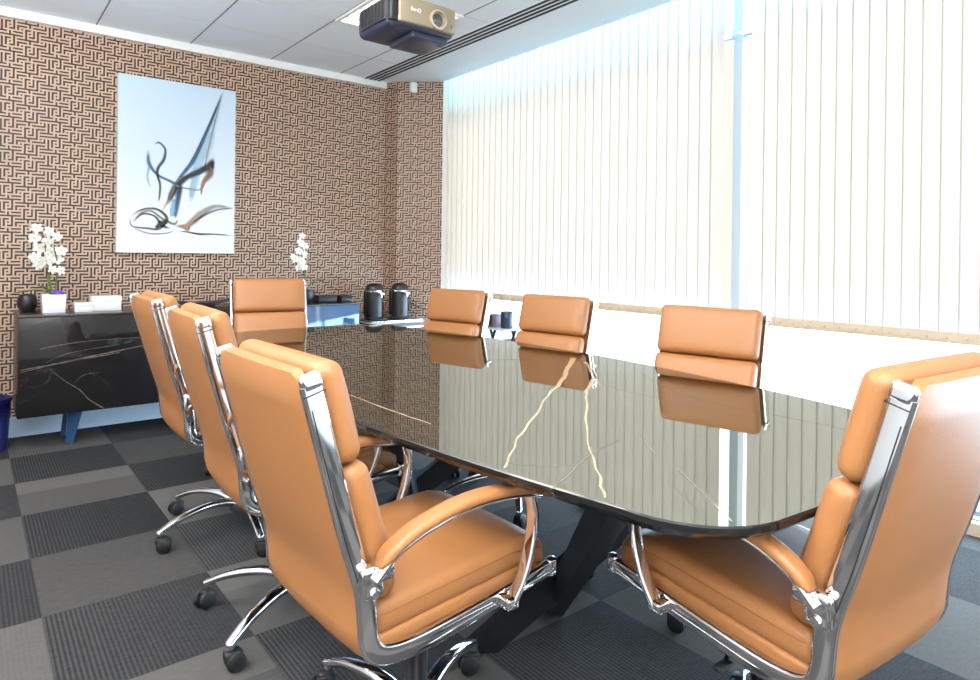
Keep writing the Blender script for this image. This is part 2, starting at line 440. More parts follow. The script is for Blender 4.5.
# projector
t=thing('projector','gold and black projector hanging from the ceiling','projector',(1.645,2.58,2.212))
W2,D,HH=.185,.30,.125
def pf(w): # round the front outwards a little and taper the underside
    k=(w.z/HH); q=1-.12*max(0,-k)**2
    return (w.x*q, w.y-.018*(1-(w.x/W2)**2)*(1 if w.y<0 else 0), w.z)
MB().rbox((0,.14,.075),(W2,.15,.070),.028,k=4,n=(8,4,3),fn=pf).build('body','projblue',t)
MB().rbox((.012,-.020,.082),(.158,.014,.060),.012,k=3,n=(6,1,2),fn=lambda w:(w.x,w.y-.012*(1-(w.x/W2)**2),w.z)).build('front_panel','gold',t)
ln=MB(); ln.lathe([(.0,.02),(.046,.02),(.046,-.012),(.038,-.014),(.034,.0),(.0,.004)],c=(.058,-.046,.066),axis='y')
lo=ln.build('lens_housing','lensring',t)
MB().lathe([(0,.0),(.033,.0),(.030,-.008),(.020,-.013),(0,-.016)],c=(.058,-.040,.066),axis='y').build('lens','lens',lo)
MB().lathe([(0,.002),(.011,.002),(.011,-.004),(0,-.004)],c=(.135,-.036,.055),axis='y',k=16).build('sensor_window','lens',t)
vt=MB(); vt.rbox((-.152,-.008,.082),(.030,.020,.058),.010,k=2); 
vo=vt.build('front_vent','black',t)
sl=MB()
for k in range(4): sl.box(-.176+.013*k,-.171+.013*k,-.032,-.026,.045,.125)
sl.build('vent_slats','slot',vo,smooth=0); sl=MB()
vo=MB().rbox((-.180,.13,.082),(.010,.12,.050),.006,k=2).build('side_vent','black',t)
for k in range(7): sl.box(-.193,-.189,.03+.032*k,.036+.032*k,.045,.12)
sl.build('vent_slats','slot',vo,smooth=0)
MB().rbox((.05,.11,-.004),(.10,.11,.020),.012,k=2).build('underside_box','projblue',t)
MB().lathe([(.0,-.03),(.013,-.03),(.017,-.012),(.017,.01),(0,.01)],c=(.12,.02,.0),k=14).build('foot','black',t)
po=MB(); po.tube([(0,.14,.14),(0,.14,.474)],.022,k=16); po.box(-.07,.07,.06,.22,.138,.150); po.lathe([(0,.459),(.06,.459),(.06,.476),(0,.476)],c=(0,.14,0)); po.build('ceiling_mount','trimwhite',t)
fc=bpy.data.curves.new('wordmark','FONT'); fc.body='BenQ'; fc.size=.024; fc.extrude=.0006; fc.align_x='CENTER'
fo=bpy.data.objects.new('wordmark',fc); COL.objects.link(fo)
dg=bpy.context.evaluated_depsgraph_get(); me=bpy.data.meshes.new_from_object(fo.evaluated_get(dg)); bpy.data.objects.remove(fo)
me.materials.clear(); me.materials.append(M['white'])
wo=bpy.data.objects.new('wordmark',me); COL.objects.link(wo); wo.parent=t; wo.location=(-.062,-.0480,.078); wo.rotation_euler=(PI/2,0,0)

# ------------------------------------------------------------------ artwork
t=thing('wall_art','tall white canvas with swirling black, blue and orange ink on the wallpaper','picture',(1.1765,5.03,1.172))
AW,AH=.783,1.223
mb=MB(); cols=[]
WHITE=(.70,.75,.80)
def addq(pts,c):
    mb.add(pts,[tuple(range(len(pts)))]); cols.append(c)
# sheet: graded pale blue to white
NZ=10
for i in range(NZ):
    za,zb=AH*i/NZ,AH*(i+1)/NZ
    f=lambda z: tuple(a*(1-k)+b*k for a,b,k in zip((.82,.82,.83),(.50,.64,.76),[min(1,max(0,z/AH*1.15-.15))]*3))
    addq([(-AW/2,-.0005,za),(AW/2,-.0005,za),(AW/2,-.0005,zb),(-AW/2,-.0005,zb)],[f(za)+(1,),f(za)+(1,),f(zb)+(1,),f(zb)+(1,)])
def paper(z): return f(z)
lay=[0]
def stroke(P,wid,ink,dens=1.0,n=10):
    # P in photo fractions (u right, v down); wid list of half widths; soft edges fade to paper
    lay[0]+=1; y=-.0006-.00006*lay[0]
    pts=spline([((u-.5)*AW,0,(1-v)*AH) for u,v in P],n)
    N=len(pts)
    for i in range(N-1):
        def prof(k):
            q=k/(N-1)*(len(wid)-1); a=int(min(q,len(wid)-2)); return wid[a]+(wid[a+1]-wid[a])*(q-a)
        def fr(i):
            a=pts[min(i+1,N-1)]-pts[max(i-1,0)]; nrm=Vector((-a.z,0,a.x)); 
            return nrm.normalized() if nrm.length>1e-9 else Vector((1,0,0))
        w0,w1=prof(i)*1.55,prof(i+1)*1.55; n0,n1=fr(i),fr(i+1)
        def icol(k,c):
            e=min(1,k*8,(1-k)*8)*dens
            return c+(e,)
        ink0=ink if not isinstance(ink,list) else tuple(a+(b-a)*(i/(N-1)) for a,b in zip(*ink))
        c0,c1=icol(i/(N-1),ink0),icol((i+1)/(N-1),ink0); e0,e1=ink0+(0,),ink0+(0,)
        for sa,sb,ka,kb in ((-1,-.35,0,1),(-.35,.35,1,1),(.35,1,1,0)):
            q=[pts[i]+n0*w0*sa,pts[i]+n0*w0*sb,pts[i+1]+n1*w1*sb,pts[i+1]+n1*w1*sa]
            lim=lambda v:(max(-AW/2,min(AW/2,v.x)),y,max(0,min(AH,v.z)))
            cc=[c0 if ka else e0, c0 if kb else e0, c1 if kb else e1, c1 if ka else e1]
            addq([lim(v) for v in q],cc)
K=(.012,.014,.02); B=(.05,.16,.30); LB=(.35,.55,.70); O=(.45,.20,.07); GR=(.30,.31,.32)
stroke([(.885,.0),(.80,.19),(.74,.34),(.66,.48),(.62,.62),(.60,.70)],[.006,.02,.035,.03,.02,.01],LB,.5)
stroke([(.885,.01),(.76,.23),(.64,.42),(.56,.51),(.47,.58)],[.004,.008,.013,.012,.005],[K,B],.85)
stroke([(.875,.03),(.79,.26),(.74,.42),(.72,.50)],[.003,.005,.006,.003],GR,.45)
stroke([(.80,.42),(.77,.47),(.68,.51),(.57,.55),(.49,.60),(.44,.66),(.40,.73)],[.010,.024,.018,.016,.022,.018,.004],K,.95)
stroke([(.79,.44),(.77,.52),(.71,.58),(.69,.66)],[.010,.022,.012,.003],[K,O],.8)
stroke([(.40,.58),(.50,.61),(.60,.62),(.68,.62),(.73,.58)],[.003,.006,.006,.005,.003],GR,.55)
stroke([(.52,.60),(.50,.66),(.48,.74),(.47,.80)],[.012,.016,.014,.006],[K,B],.9)
stroke([(.46,.68),(.45,.75),(.44,.79)],[.008,.016,.008],(.20,.48,.70),.7)
stroke([(.24,.41),(.25,.49),(.32,.55),(.42,.58),(.50,.60)],[.006,.012,.008,.008,.006],B,.75)
stroke([(.33,.60),(.32,.52),(.37,.46),(.38,.40),(.33,.365),(.29,.38)],[.004,.009,.009,.007,.006,.003],[K,B],.85)
stroke([(.31,.54),(.34,.60),(.34,.66),(.33,.71)],[.005,.007,.006,.002],K,.7)
stroke([(.25,.50),(.24,.57),(.26,.63)],[.006,.008,.002],LB,.5)
stroke([(.10,.80),(.20,.755),(.32,.75),(.40,.80),(.34,.86),(.24,.86),(.12,.85),(.10,.80)],[.004,.006,.007,.010,.008,.006,.004,.004],K,.75)
stroke([(.12,.83),(.20,.78),(.30,.79),(.36,.84),(.44,.86)],[.004,.007,.006,.010,.004],[(.18,.10,.03),K],.8)
stroke([(.14,.79),(.26,.76),(.36,.80),(.46,.83),(.50,.80)],[.003,.006,.007,.008,.003],(.10,.14,.08),.7)
stroke([(.12,.86),(.26,.89),(.40,.885),(.46,.87)],[.003,.004,.004,.002],K,.6)
stroke([(.30,.86),(.36,.83),(.41,.82)],[.006,.020,.006],K,.9)
stroke([(.46,.84),(.56,.84),(.64,.80),(.70,.76),(.82,.715),(.99,.72)],[.006,.014,.022,.020,.010,.006],[O,GR],.75)
stroke([(.60,.83),(.70,.78),(.84,.735),(.99,.72)],[.004,.008,.006,.004],K,.6)
stroke([(.50,.87),(.58,.875),(.68,.885),(.82,.883),(.98,.89)],[.002,.004,.007,.004,.003],K,.85)
stroke([(.36,.76),(.42,.68),(.47,.60)],[.003,.008,.006],[O,GR],.5)
stroke([(.52,.84),(.58,.86),(.60,.82)],[.004,.010,.003],O,.7)
o=mb.build('canvas_print','canvas',t,smooth=0)
ca=o.data.color_attributes.new('ink','FLOAT_COLOR','CORNER')
# faces may be flipped by recalc: match colours to vertices by index
vc={}
i=0
for fidx,c in enumerate(cols):
    for k,v in enumerate(mb.f[fidx]): vc[v]=c[k]
for lp in o.data.loops: ca.data[lp.index].color=tuple(vc[lp.vertex_index])
MB().box(-AW/2,AW/2,0,.04,0,AH).build('stretcher','whitebox',t,smooth=0)

# ------------------------------------------------------------------ conference table
def outline(off=0,R=.2,n=40):
    y0,y1=.552+off,3.70-off; xc=1.495
    hw=lambda y:.585+.125*(1-((y-2.05)/1.2)**2)-off
    right=[(xc+hw(y),y) for y in [y0+R+(y1-y0-2*R)*i/n for i in range(n+1)]]
    def corner(cx,cy,a0): return [(cx+R*math.cos(a0+PI/2*i/10),cy+R*math.sin(a0+PI/2*i/10)) for i in range(1,10)]
    xr0=xc+hw(y0+R); xr1=xc+hw(y1-R); xl0=2*xc-xr0; xl1=2*xc-xr1
    # slightly bowed ends
    e=lambda xa,xb,y,s:[(xa+(xb-xa)*i/12,y+s*.02*(1-(2*i/12-1)**2)) for i in range(13)]
    P=right+corner(xr1-R,y1-R,0)+e(xr1-R,xl1+R,y1,1)+corner(xl1+R,y1-R,PI/2)+[(2*xc-x,y) for x,y in right[::-1]]+corner(xl0+R,y0+R,PI)+e(xl0+R,xr0-R,y0,-1)+corner(xr0-R,y0+R,1.5*PI)
    return [(x+.03*(y-1.67),y) for x,y in P]
ZT=.74
t=thing('conference_table','long dark polished stone conference table with golden veins and black blade legs','table',(1.495,2.1,0))
rel=lambda P:[(x-1.495,y-2.1) for x,y in P]
mb=MB(); O1,O2,O3=rel(outline(.003)),rel(outline(0)),rel(outline(.018)); k=len(O1)
vs=[(x,y,ZT) for x,y in O1]+[(x,y,ZT-.003) for x,y in O2]+[(x,y,ZT-.014) for x,y in O2]+[(x,y,ZT-.030) for x,y in O3]
mb.add(vs,[tuple(range(k))]); mb.cur=1
mb.add(vs,[(r*k+i,r*k+(i+1)%k,(r+1)*k+(i+1)%k,(r+1)*k+i) for r in range(3) for i in range(k)]+[tuple(range(3*k,4*k))[::-1]])
def vein(P,w,ci,jit=.010,n=10,z=ZT):
    mb.cur=ci; pts=spline([(x-1.495,y-2.1,z+.0004) for x,y in P],n); N=len(pts)
    vs=[];fs=[]
    for i,p in enumerate(pts):
        a=(pts[min(i+1,N-1)]-pts[max(i-1,0)]).normalized(); nn=Vector((-a.y,a.x,0))
        q=i/(N-1)*(len(w)-1); j=int(min(q,len(w)-2)); ww=.62*(w[j]+(w[j+1]-w[j])*(q-j))
        sh=jit*.30*math.sin(i*.55+1)*math.sin(i*.23); ww*=random.uniform(.75,1.2)
        vs+=[p+nn*(sh-ww),p+nn*(sh+ww)]
    for i in range(N-1): fs.append((2*i,2*i+1,2*i+3,2*i+2))
    mb.add(vs,fs)
VEINS_AT=len(mb.f)
for P,w,ci,j in [
 ([(2.067,1.989),(1.745,1.721),(1.545,1.571),(1.390,1.458),(1.147,1.269),(1.000,1.152),(0.871,1.042)],[.020,.016,.009,.005,.005,.004,.005],2,.016),
 ([(2.030,1.886),(1.836,1.658),(1.630,1.503),(1.531,1.415),(1.310,1.215),(1.089,0.993),(0.980,0.872),(0.915,0.801)],[.012,.016,.010,.004,.004,.003,.004,.003],2,.012),
 ([(2.009,1.810),(1.865,1.688),(1.708,1.521)],[.010,.006,.002],2,.012),
 ([(2.032,1.601),(1.850,1.325),(1.788,1.116),(1.792,0.983),(1.798,0.741)],[.002,.003,.003,.002,.002],3,.004),
 ([(1.942,1.945),(1.727,1.500),(1.704,1.299),(1.710,0.998)],[.0015,.002,.0015,.0015],3,.004),
 ([(1.317,1.039),(1.211,0.914)],[.001,.002],3,.003),
 ([(1.159,0.816),(1.077,0.700),(1.003,0.601)],[.002,.002,.003],3,.003),
 ([(1.064,0.755),(0.998,0.659)],[.001,.001],3,.003),
 ([(0.936,1.865),(0.937,1.621),(0.945,1.426)],[.002,.0045,.003],2,.006),
 ([(0.991,2.125),(0.982,1.887)],[.001,.002],3,.004),
 ([(1.234,1.034),(1.085,0.995),(0.932,0.922),(0.861,0.891)],[.001,.0015,.002,.001],3,.004),
 ([(0.895,1.065),(0.951,1.000),(1.016,0.961)],[.0012,.0012,.001],3,.003),
 ([(1.845,1.321),(1.737,1.179)],[.001,.001],3,.003),
 ([(1.288,3.385),(1.453,2.953),(1.487,2.534),(1.640,2.217),(2.067,1.989)],[.002,.003,.003,.003,.006],3,.008)]: vein(P,w,ci,j)
# veins are inlaid in the stone: thin strips facing up
top=mb.build('tabletop',['table','tedge','vein','veinpale'],t,smooth=35)
for q in top.data.polygons:
    if q.material_index>=2 and q.normal.z<0: q.flip()
def blade(parent,a,b,wa,wb,th,up=(0,0,1)):
    m_=MB(); a,b=Vector(a),Vector(b); d=(b-a)
    hz=Vector((-d.y,d.x,0)).normalized()          # horizontal, across the blade
    fx=Vector((d.x,d.y,0)).normalized()
    def ring(p,w,z): 
        p=Vector((p.x,p.y,z)); return [p+fx*w/2+hz*th/2,p-fx*w/2+hz*th/2,p-fx*w/2-hz*th/2,p+fx*w/2-hz*th/2]
    m_.add(ring(a,wa,a.z)+ring(b,wb,b.z),[(3,2,1,0),(4,5,6,7)]+[(i,(i+1)%4,4+(i+1)%4,4+i) for i in range(4)])
    return m_.build('leg','blacksteel',parent,smooth=0)
for dy in (0,.86):
    blade(t,(1.56-1.495,1.58-2.1+dy,0),(1.0-1.495,.85-2.1+dy,ZT-.03),.13,.15,.045)
    blade(t,(1.20-1.495,1.54-2.1+dy,0),(1.98-1.495,1.10-2.1+dy,ZT-.03),.12,.15,.045)
m_=MB(); m_.box(-.35,.35,-1.3,1.0,ZT-.055,ZT-.030); m_.build('under_frame','blacksteel',t,smooth=0)

# ------------------------------------------------------------------ credenza and what stands on it
CX0,CX1,CY0,CY1,CZ0,CZ1=.222,2.40,4.60,5.04,.205,.80
cx,cy=(CX0+CX1)/2,(CY0+CY1)/2
t=thing('credenza','long low black marble sideboard on slanted legs against the wallpaper','cabinet',(cx,cy,0))
m_=MB(); m_.box(CX0-cx,CX1-cx,CY0+.022-cy,CY1-cy,CZ0,CZ1-.012,bev=.003); m_.build('body','wood',t)
m_=MB(); m_.box(CX0-.004-cx,CX1+.004-cx,CY0-.002-cy,CY1-cy,CZ1-.012,CZ1,bev=.002); m_.build('top','wood',t)
dw=(CX1-CX0)/3
dv=[[],[],[]]
veins=[([(.236,.488),(.428,.512),(.633,.545),(.909,.588)],[.003,.006,.006,.003]),([(.236,.476),(.478,.52),(.58,.53),(.741,.549)],[.002,.003,.004,.002]),
 ([(.379,.481),(.453,.404),(.529,.342),(.58,.276),(.659,.211)],[.002,.002,.003,.003,.004]),([(.33,.602),(.428,.619),(.58,.633),(.852,.636)],[.002,.003,.002,.002]),
 ([(.236,.72),(.33,.765),(.428,.785)],[.001,.001,.001]),([(.503,.387),(.555,.43),(.633,.435)],[.001,.002,.001]),([(.355,.518),(.478,.568),(.741,.599)],[.001,.002,.001]),
 ([(1.0,.30),(1.2,.42),(1.5,.5),(1.6,.62)],[.002,.004,.003,.002]),([(1.72,.35),(1.9,.42),(2.1,.60),(2.34,.66)],[.002,.003,.004,.002])]
for k in range(3):
    a,b=CX0+dw*k+.002,CX0+dw*(k+1)-.002
    m_=MB(); m_.box(a-cx,b-cx,CY0-cy,CY0+.020-cy,CZ0+.002,CZ1-.014,bev=.0015); m_.cur=1
    for P,w in veins:
        pts=spline([(x-cx,CY0-cy-.0004,z) for x,z in P],10); N=len(pts)
        for i in range(N-1):
            if not(a<pts[i].x+cx<b and a<pts[i+1].x+cx<b): continue
            nn=(pts[i+1]-pts[i]).normalized(); nn=Vector((-nn.z,0,nn.x)); q=i/(N-1)*(len(w)-1); j=int(min(q,len(w)-2)); ww=(w[j]+(w[j+1]-w[j])*(q-j))*random.uniform(.4,.9)
            p0,p1=pts[i],pts[i+1]
            m_.quad(p0-nn*ww,p1-nn*ww,p1+nn*ww,p0+nn*ww)
    o=m_.build('door',['credreflect' if k==2 else 'cred','credvein'],t,smooth=30)  # last door carries a painted blue reflection
    if k==2: o['label']='glossy door with a blue reflection painted into its colour'
for (x,s) in ((CX0+.30,-1),(CX1-.30,1)):
    for y in (CY0+.10,CY1-.12):
        m_=MB(); m_.sweep([(x-cx+.035*s*0,y-cy,CZ0),(x-cx-.035*1,y-cy-.0,0)],rsec(.075,.04,.2),up=(0,1,0),scale=[1,.6]); m_.build('leg','navyleg',t)

def orchid(label,x,y,pots,blooms,stems,leaves,group=None):
    t=thing('potted_orchid',label,'plant',(x,y,CZ1)); pots(t)
    for P in stems: m_=MB(); m_.tube(spline(P,8),[.0045]*(len(P)*8-8+1),k=7); m_.build('stem','stem',t)
    for P,w in leaves:
        pts=spline(P,8); N=len(pts); vs=[];fs=[]
        for i,p in enumerate(pts):
            a=(pts[min(i+1,N-1)]-pts[max(i-1,0)]); sd=a.cross(Vector((0,0,1))); sd=sd.normalized() if sd.length>1e-6 else Vector((0,1,0))
            ww=w*math.sin(PI*min(.97,.12+.88*i/(N-1)))
            vs+=[p+sd*ww+Vector((0,0,.006)),p,p-sd*ww+Vector((0,0,.006))]
        for i in range(N-1):
            for j in (0,1): fs.append((3*i+j,3*i+j+1,3*i+j+4,3*i+j+3))
        m_=MB(); m_.add(vs,fs); m_.build('leaf','green',t)
    for (px,py,pz,sc) in blooms:
        m_=MB(); rot=Matrix.Rotation(random.uniform(-.5,.5),3,'Z')@Matrix.Rotation(random.uniform(-.45,.35),3,'X')@Matrix.Rotation(random.uniform(0,1.2),3,'Y')
        for k in range(5):
            a=2*PI*k/5+.3; wd=.0155*sc if k in(1,4) else .0105*sc; ln=.034*sc; vs=[];fs=[]
            rows=[(0,.15),(.35,.85),(.7,1),(.92,.6),(1.0,.1)]
            for r_,w_ in rows:
                for q in (-1,0,1):
                    lx=q*wd*w_; ly=r_*ln; lz=.006*sc*math.sin(r_*2.2)-.004*sc*(q*q)
                    v=rot@Vector((lx*math.cos(a)-ly*math.sin(a),-lz,lx*math.sin(a)+ly*math.cos(a)))
                    vs.append((px+v.x,py+v.y,pz+v.z))
            for i in range(4):
                for j in range(2): fs.append((3*i+j,3*i+j+1,3*i+j+4,3*i+j+3))
            m_.add(vs,fs)
        fl=m_.build('flower','petal',t)
        h=rot@Vector((0,-.008*sc,0)); q=MB(); q.rbox((px+h.x,py+h.y,pz+h.z),(.004*sc,.004*sc,.005*sc),.0035*sc,k=2); q.build('flower_heart','petalheart',fl)
def pot_white(t):
    m_=MB(); h,w,w2=.112,.058,.063
    m_.add([(sx*q,sy*q,z) for z,q in ((0,w),(h,w2),(h,w2-.006),(h-.012,w2-.007)) for sx,sy in ((-1,-1),(1,-1),(1,1),(-1,1))],
      [(3,2,1,0)]+[(r*4+i,r*4+(i+1)%4,r*4+4+(i+1)%4,r*4+4+i) for r in range(3) for i in range(4)]+[(12,13,14,15)])
    m_.build('pot','white',t,smooth=0)
    for k in range(13):
        q=MB(); a=random.uniform(0,6.28); r=random.uniform(.0,.05)
        q.rbox((r*math.cos(a)+.01,r*math.sin(a),h+random.uniform(.0,.012)),(.012,.012,.010),.008,k=2); q.build('purple_flower','purple',t)
bl=[]
for (u,v,s) in [(38,233,1),(47,236,1),(37,242,1.1),(46,245,1.1),(53,240,.9),(40,251,1.1),(49,254,1.1),(56,253,1),(37,259,1),(46,262,1.1),(54,261,1),(39,266,.9),(56,271,.9),(50,270,.8)]:
    bl.append(((u-51)/142.0, random.uniform(-.05,.0), (309-v)/148.0, s*1.02))
orchid('white orchid with a tall flower spike and purple blooms in a white square pot',.408,4.80,pot_white,bl,
  [[(0,0,.09),(-.02,.0,.20),(-.03,.0,.32),(-.05,-.01,.43),(-.075,-.015,.52)],[(.01,0,.09),(.015,0,.2),(.02,-.01,.29),(.0,-.015,.40)]],
  [([(0,0,.10),(-.07,0,.135),(-.15,-.01,.13),(-.22,-.02,.115)],.020),([(0,0,.10),(-.02,-.01,.17),(-.035,-.02,.23)],.016),([(0,0,.10),(-.05,-.04,.15),(-.09,-.06,.17)],.018)])
def pot_black(t): 
    m_=MB(); m_.lathe([(0,0),(.05,0),(.07,.05),(.066,.10),(.058,.10),(.05,.085),(0,.085)]); m_.build('pot','black',t)
bl=[]
for (u,v,s) in [(302,241,.8),(299,247,1),(305,250,1),(298,255,1),(306,258,1),(293,262,1),(302,264,1.1),(298,270,1),(304,270,.9),(290,260,.7)]:
    bl.append((1.985+(u-301)/168.0-2.03, random.uniform(-.04,.0), (303.5-v)/122.0, s))
orchid('white orchid in a round black pot behind the chair at the far table end',2.03,4.78,pot_black,bl,
  [[(0,0,.08),(-.005,0,.2),(-.02,0,.32),(-.03,0,.42),(-.03,0,.52)]],[([(0,0,.09),(.06,-.01,.16),(.10,-.02,.175),(.15,-.02,.15)],.022),([(0,0,.09),(-.05,-.02,.14),(-.12,-.03,.13)],.02)])
o=MB().lathe([(0,0),(.035,0),(.052,.03),(.055,.06),(.045,.095),(.036,.105),(.030,.10),(.038,.08),(0,.06)]).build('vase','black',loc=(.287,4.965,CZ1)); tag(o,'small round black vase at the left end of the sideboard, behind the square pot','vase')
def lidbox(label,x,y,w,d,h):
    t=thing('white_box',label,'box',(x,y,CZ1))
    MB().box(-w/2,w/2,-d/2,d/2,0,h*.68,bev=.002).build('base','whitebox',t); MB().box(-w/2-.003,w/2+.003,-d/2-.003,d/2+.003,h*.66,h,bev=.003).build('lid','whitebox',t)
lidbox('smaller low white box beside the square flower pot on the sideboard',.562,4.78,.095,.10,.056)
lidbox('larger white lidded box on the sideboard behind the leftmost chair',.692,4.82,.165,.12,.092)
m_=MB(); P=[(-.25,.052),(-.2,.030),(-.1,.014),(0,.010),(.1,.014),(.2,.030),(.25,.052)]
vs=[];fs=[]; pts=spline([(x,0,z) for x,z in P],5)
for p in pts:
    w=.085*math.sqrt(max(.05,1-(p.x/.27)**2)); vs+=[(p.x,-w,p.z+.012),(p.x,0,p.z),(p.x,w,p.z+.012),(p.x,w,p.z+.004),(p.x,0,p.z-.008),(p.x,-w,p.z+.004)]
for i in range(len(pts)-1):
    for j in range(6): fs.append((6*i+j,6*i+(j+1)%6,6*i+6+(j+1)%6,6*i+6+j))
fs+=[tuple(range(6))[::-1],tuple(6*(len(pts)-1)+j for j in range(6))]
m_.add(vs,fs)
m_.box(-.06,.06,-.04,.04,-.010,.004)
o=m_.build('curved_dish','black',loc=(1.29,4.78,CZ1+.012)); tag(o,'long curved black dish with upturned ends on the sideboard','dish')
for (x,w,h,lab) in ((2.215,.15,.055,'wider low black storage tin on the right of the sideboard'),(2.375,.09,.05,'narrower black storage tin at the right end of the sideboard')):
    t=thing('storage_tin',lab,'tin',(x-.015,4.80,CZ1),group='black tins on the sideboard')
    MB().box(-w/2,w/2,-.06,.06,0,h*.75,bev=.006).build('base','black',t); MB().box(-w/2-.002,w/2+.002,-.062,.062,h*.72,h,bev=.006).build('lid','blacksteel',t)

# corner table with two capsule coffee machines
t=thing('corner_table','low pale glass-topped table with chrome rim in the wallpapered corner','table',(2.83,4.62,0))
TX0,TX1,TY0,TY1,TZ=-.36,.30,-.30,.05,.635
poly=[(-.37,-.34),(.42,-.34),(.40,.04),(.10,.30),(-.02,.36),(-.37,.36)]
MB().prism(poly,TZ-.012,TZ).build('table_top','glasstop',t,smooth=0)
m_=MB(); m_.sweep([(x,y,TZ-.0105) for x,y in poly],rsec(.014,.020,.3),up=(0,0,1),closed=True); m_.build('rim','chrome',t)
for x,y in ((-.33,-.30),(.37,-.30),(-.33,.31),(.06,.25)):
    MB().tube([(x,y,0),(x,y,TZ-.012)],.016,k=12).build('leg','chrome',t)
def coffee(label,x,y):
    t=thing('coffee_machine',label,'coffee machine',(x,y,TT),group='coffee machines in the corner')
    m_=MB(); m_.lathe([(0,0),(.078,0),(.080,.008),(.076,.016),(.072,.02),(.072,.235),(.070,.265),(.058,.285),(.03,.295),(0,.296)],k=28); m_.build('body','black',t)
    m_=MB(); m_.lathe([(.0725,.225),(.0745,.226),(.0745,.236),(.0725,.237)],k=28); m_.build('chrome_band','chrome',t)
    m_=MB(); m_.rbox((0.01,-.085,.215),(.022,.03,.012),.008,k=2); m_.tube([(.01,-.10,.21),(.01,-.10,.185)],.008,k=10); m_.build('spout','chrome',t)
    m_=MB(); m_.lathe([(0,0),(.085,0),(.087,.006),(.085,.012),(0,.012)],c=(0,-.045,0),k=28); m_.build('drip_tray','black',t)
    m_=MB(); m_.rbox((0,.075,.13),(.05,.03,.11),.02,k=3); m_.build('water_tank','black',t)
t=thing('serving_tray','black tray with chrome rim under the two coffee machines','tray',(2.735,4.735,TZ))
MB().box(-.235,.235,-.15,.13,0,.012,bev=.004).build('base','black',t)
m_=MB(); m_.sweep([(-.236,-.151,.006),(.236,-.151,.006),(.236,.131,.006),(-.236,.131,.006)],rsec(.010,.012,.3),up=(0,0,1),closed=True); m_.build('rim','chrome',t)
for sx in (-.05,.05): pass
TT=TZ+.0125
coffee('left one of two black cylindrical coffee machines, next to the sideboard end',2.615,4.76)
coffee('right one of two black cylindrical coffee machines, nearer the window',2.845,4.74)
m_=MB(); m_.tube(spline([(.085,0,.12),(.13,.01,.13),(.2,-.03,.09),(.26,-.16,.06),(.24,-.3,.004)],8),.004,k=6); o=m_.build('power_cable','cable',loc=(2.86,4.80,TZ)); tag(o,'thin black power cable trailing from the right coffee machine','cable')

# folding side table by the window with two small things on it
t=thing('side_table','small folding side table with crossed legs by the window','table',(3.07,3.66,0))
MB().box(-.13,.13,-.17,.15,.650,.658,bev=.003).build('table_top','glasstop',t)
for x in (-.10,.10):
    for s in (1,-1):
        MB().tube([(x+.010*s,-.01+.04*s,.650),(x+.010*s,-.01-.26*s,.0)],.011,k=8).build('leg','blacksteel',t)
MB().tube([(-.11,-.01,.563),(.11,-.01,.563)],.008,k=8).build('crossbar','blacksteel',t)
t=thing('speaker_cube','dark purple-brown small box on the side table by the window','box',(3.05,3.742,.658))
MB().rbox((0,0,.045),(.045,.045,.045),.006,k=2).build('body',pmat('plum_plastic',(.10,.06,.075,1),.5),t)
MB().box(-.049,-.044,-.035,.035,.012,.078,bev=.002).build('front_grille','black',t)
o=MB().lathe([(0,0),(.044,0),(.046,.006),(.046,.112),(.043,.118),(.038,.118),(.038,.10),(0,.10)]).build('pen_pot',pmat('dark_navy_metal',(.012,.018,.04,1),.35),loc=(3.06,3.60,.658)); tag(o,'dark navy cylindrical pot on the side table by the window','pot')

# waste bin at the left edge
t=thing('waste_bin','navy blue plastic waste bin on the floor beside the sideboard','bin',(.082,4.80,0))
m_=MB(); m_.lathe([(0,0),(.105,0),(.122,.285),(.130,.29),(.130,.305),(.122,.308),(.116,.30),(.10,.02),(0,.02)],k=32); m_.build('body','navy',t)
m_=MB(); m_.lathe([(.119,.225),(.1235,.228),(.1235,.240),(.120,.243)],k=32); m_.build('rim_band','navy',t)

# ------------------------------------------------------------------ office chairs
RAIL=[(-.380,.958),(-.352,.855),(-.322,.745),(-.296,.655),(-.278,.600),(-.266,.555),(-.260,.50),(-.257,.470),(-.245,.443),(-.215,.427),(-.16,.421),(-.08,.425),(.05,.438),(.16,.451),(.225,.459)]
def smoothline(P,n=5): return [(p.y,p.z) for p in spline([(0,a,b) for a,b in P],n)]
RL=smoothline(RAIL)
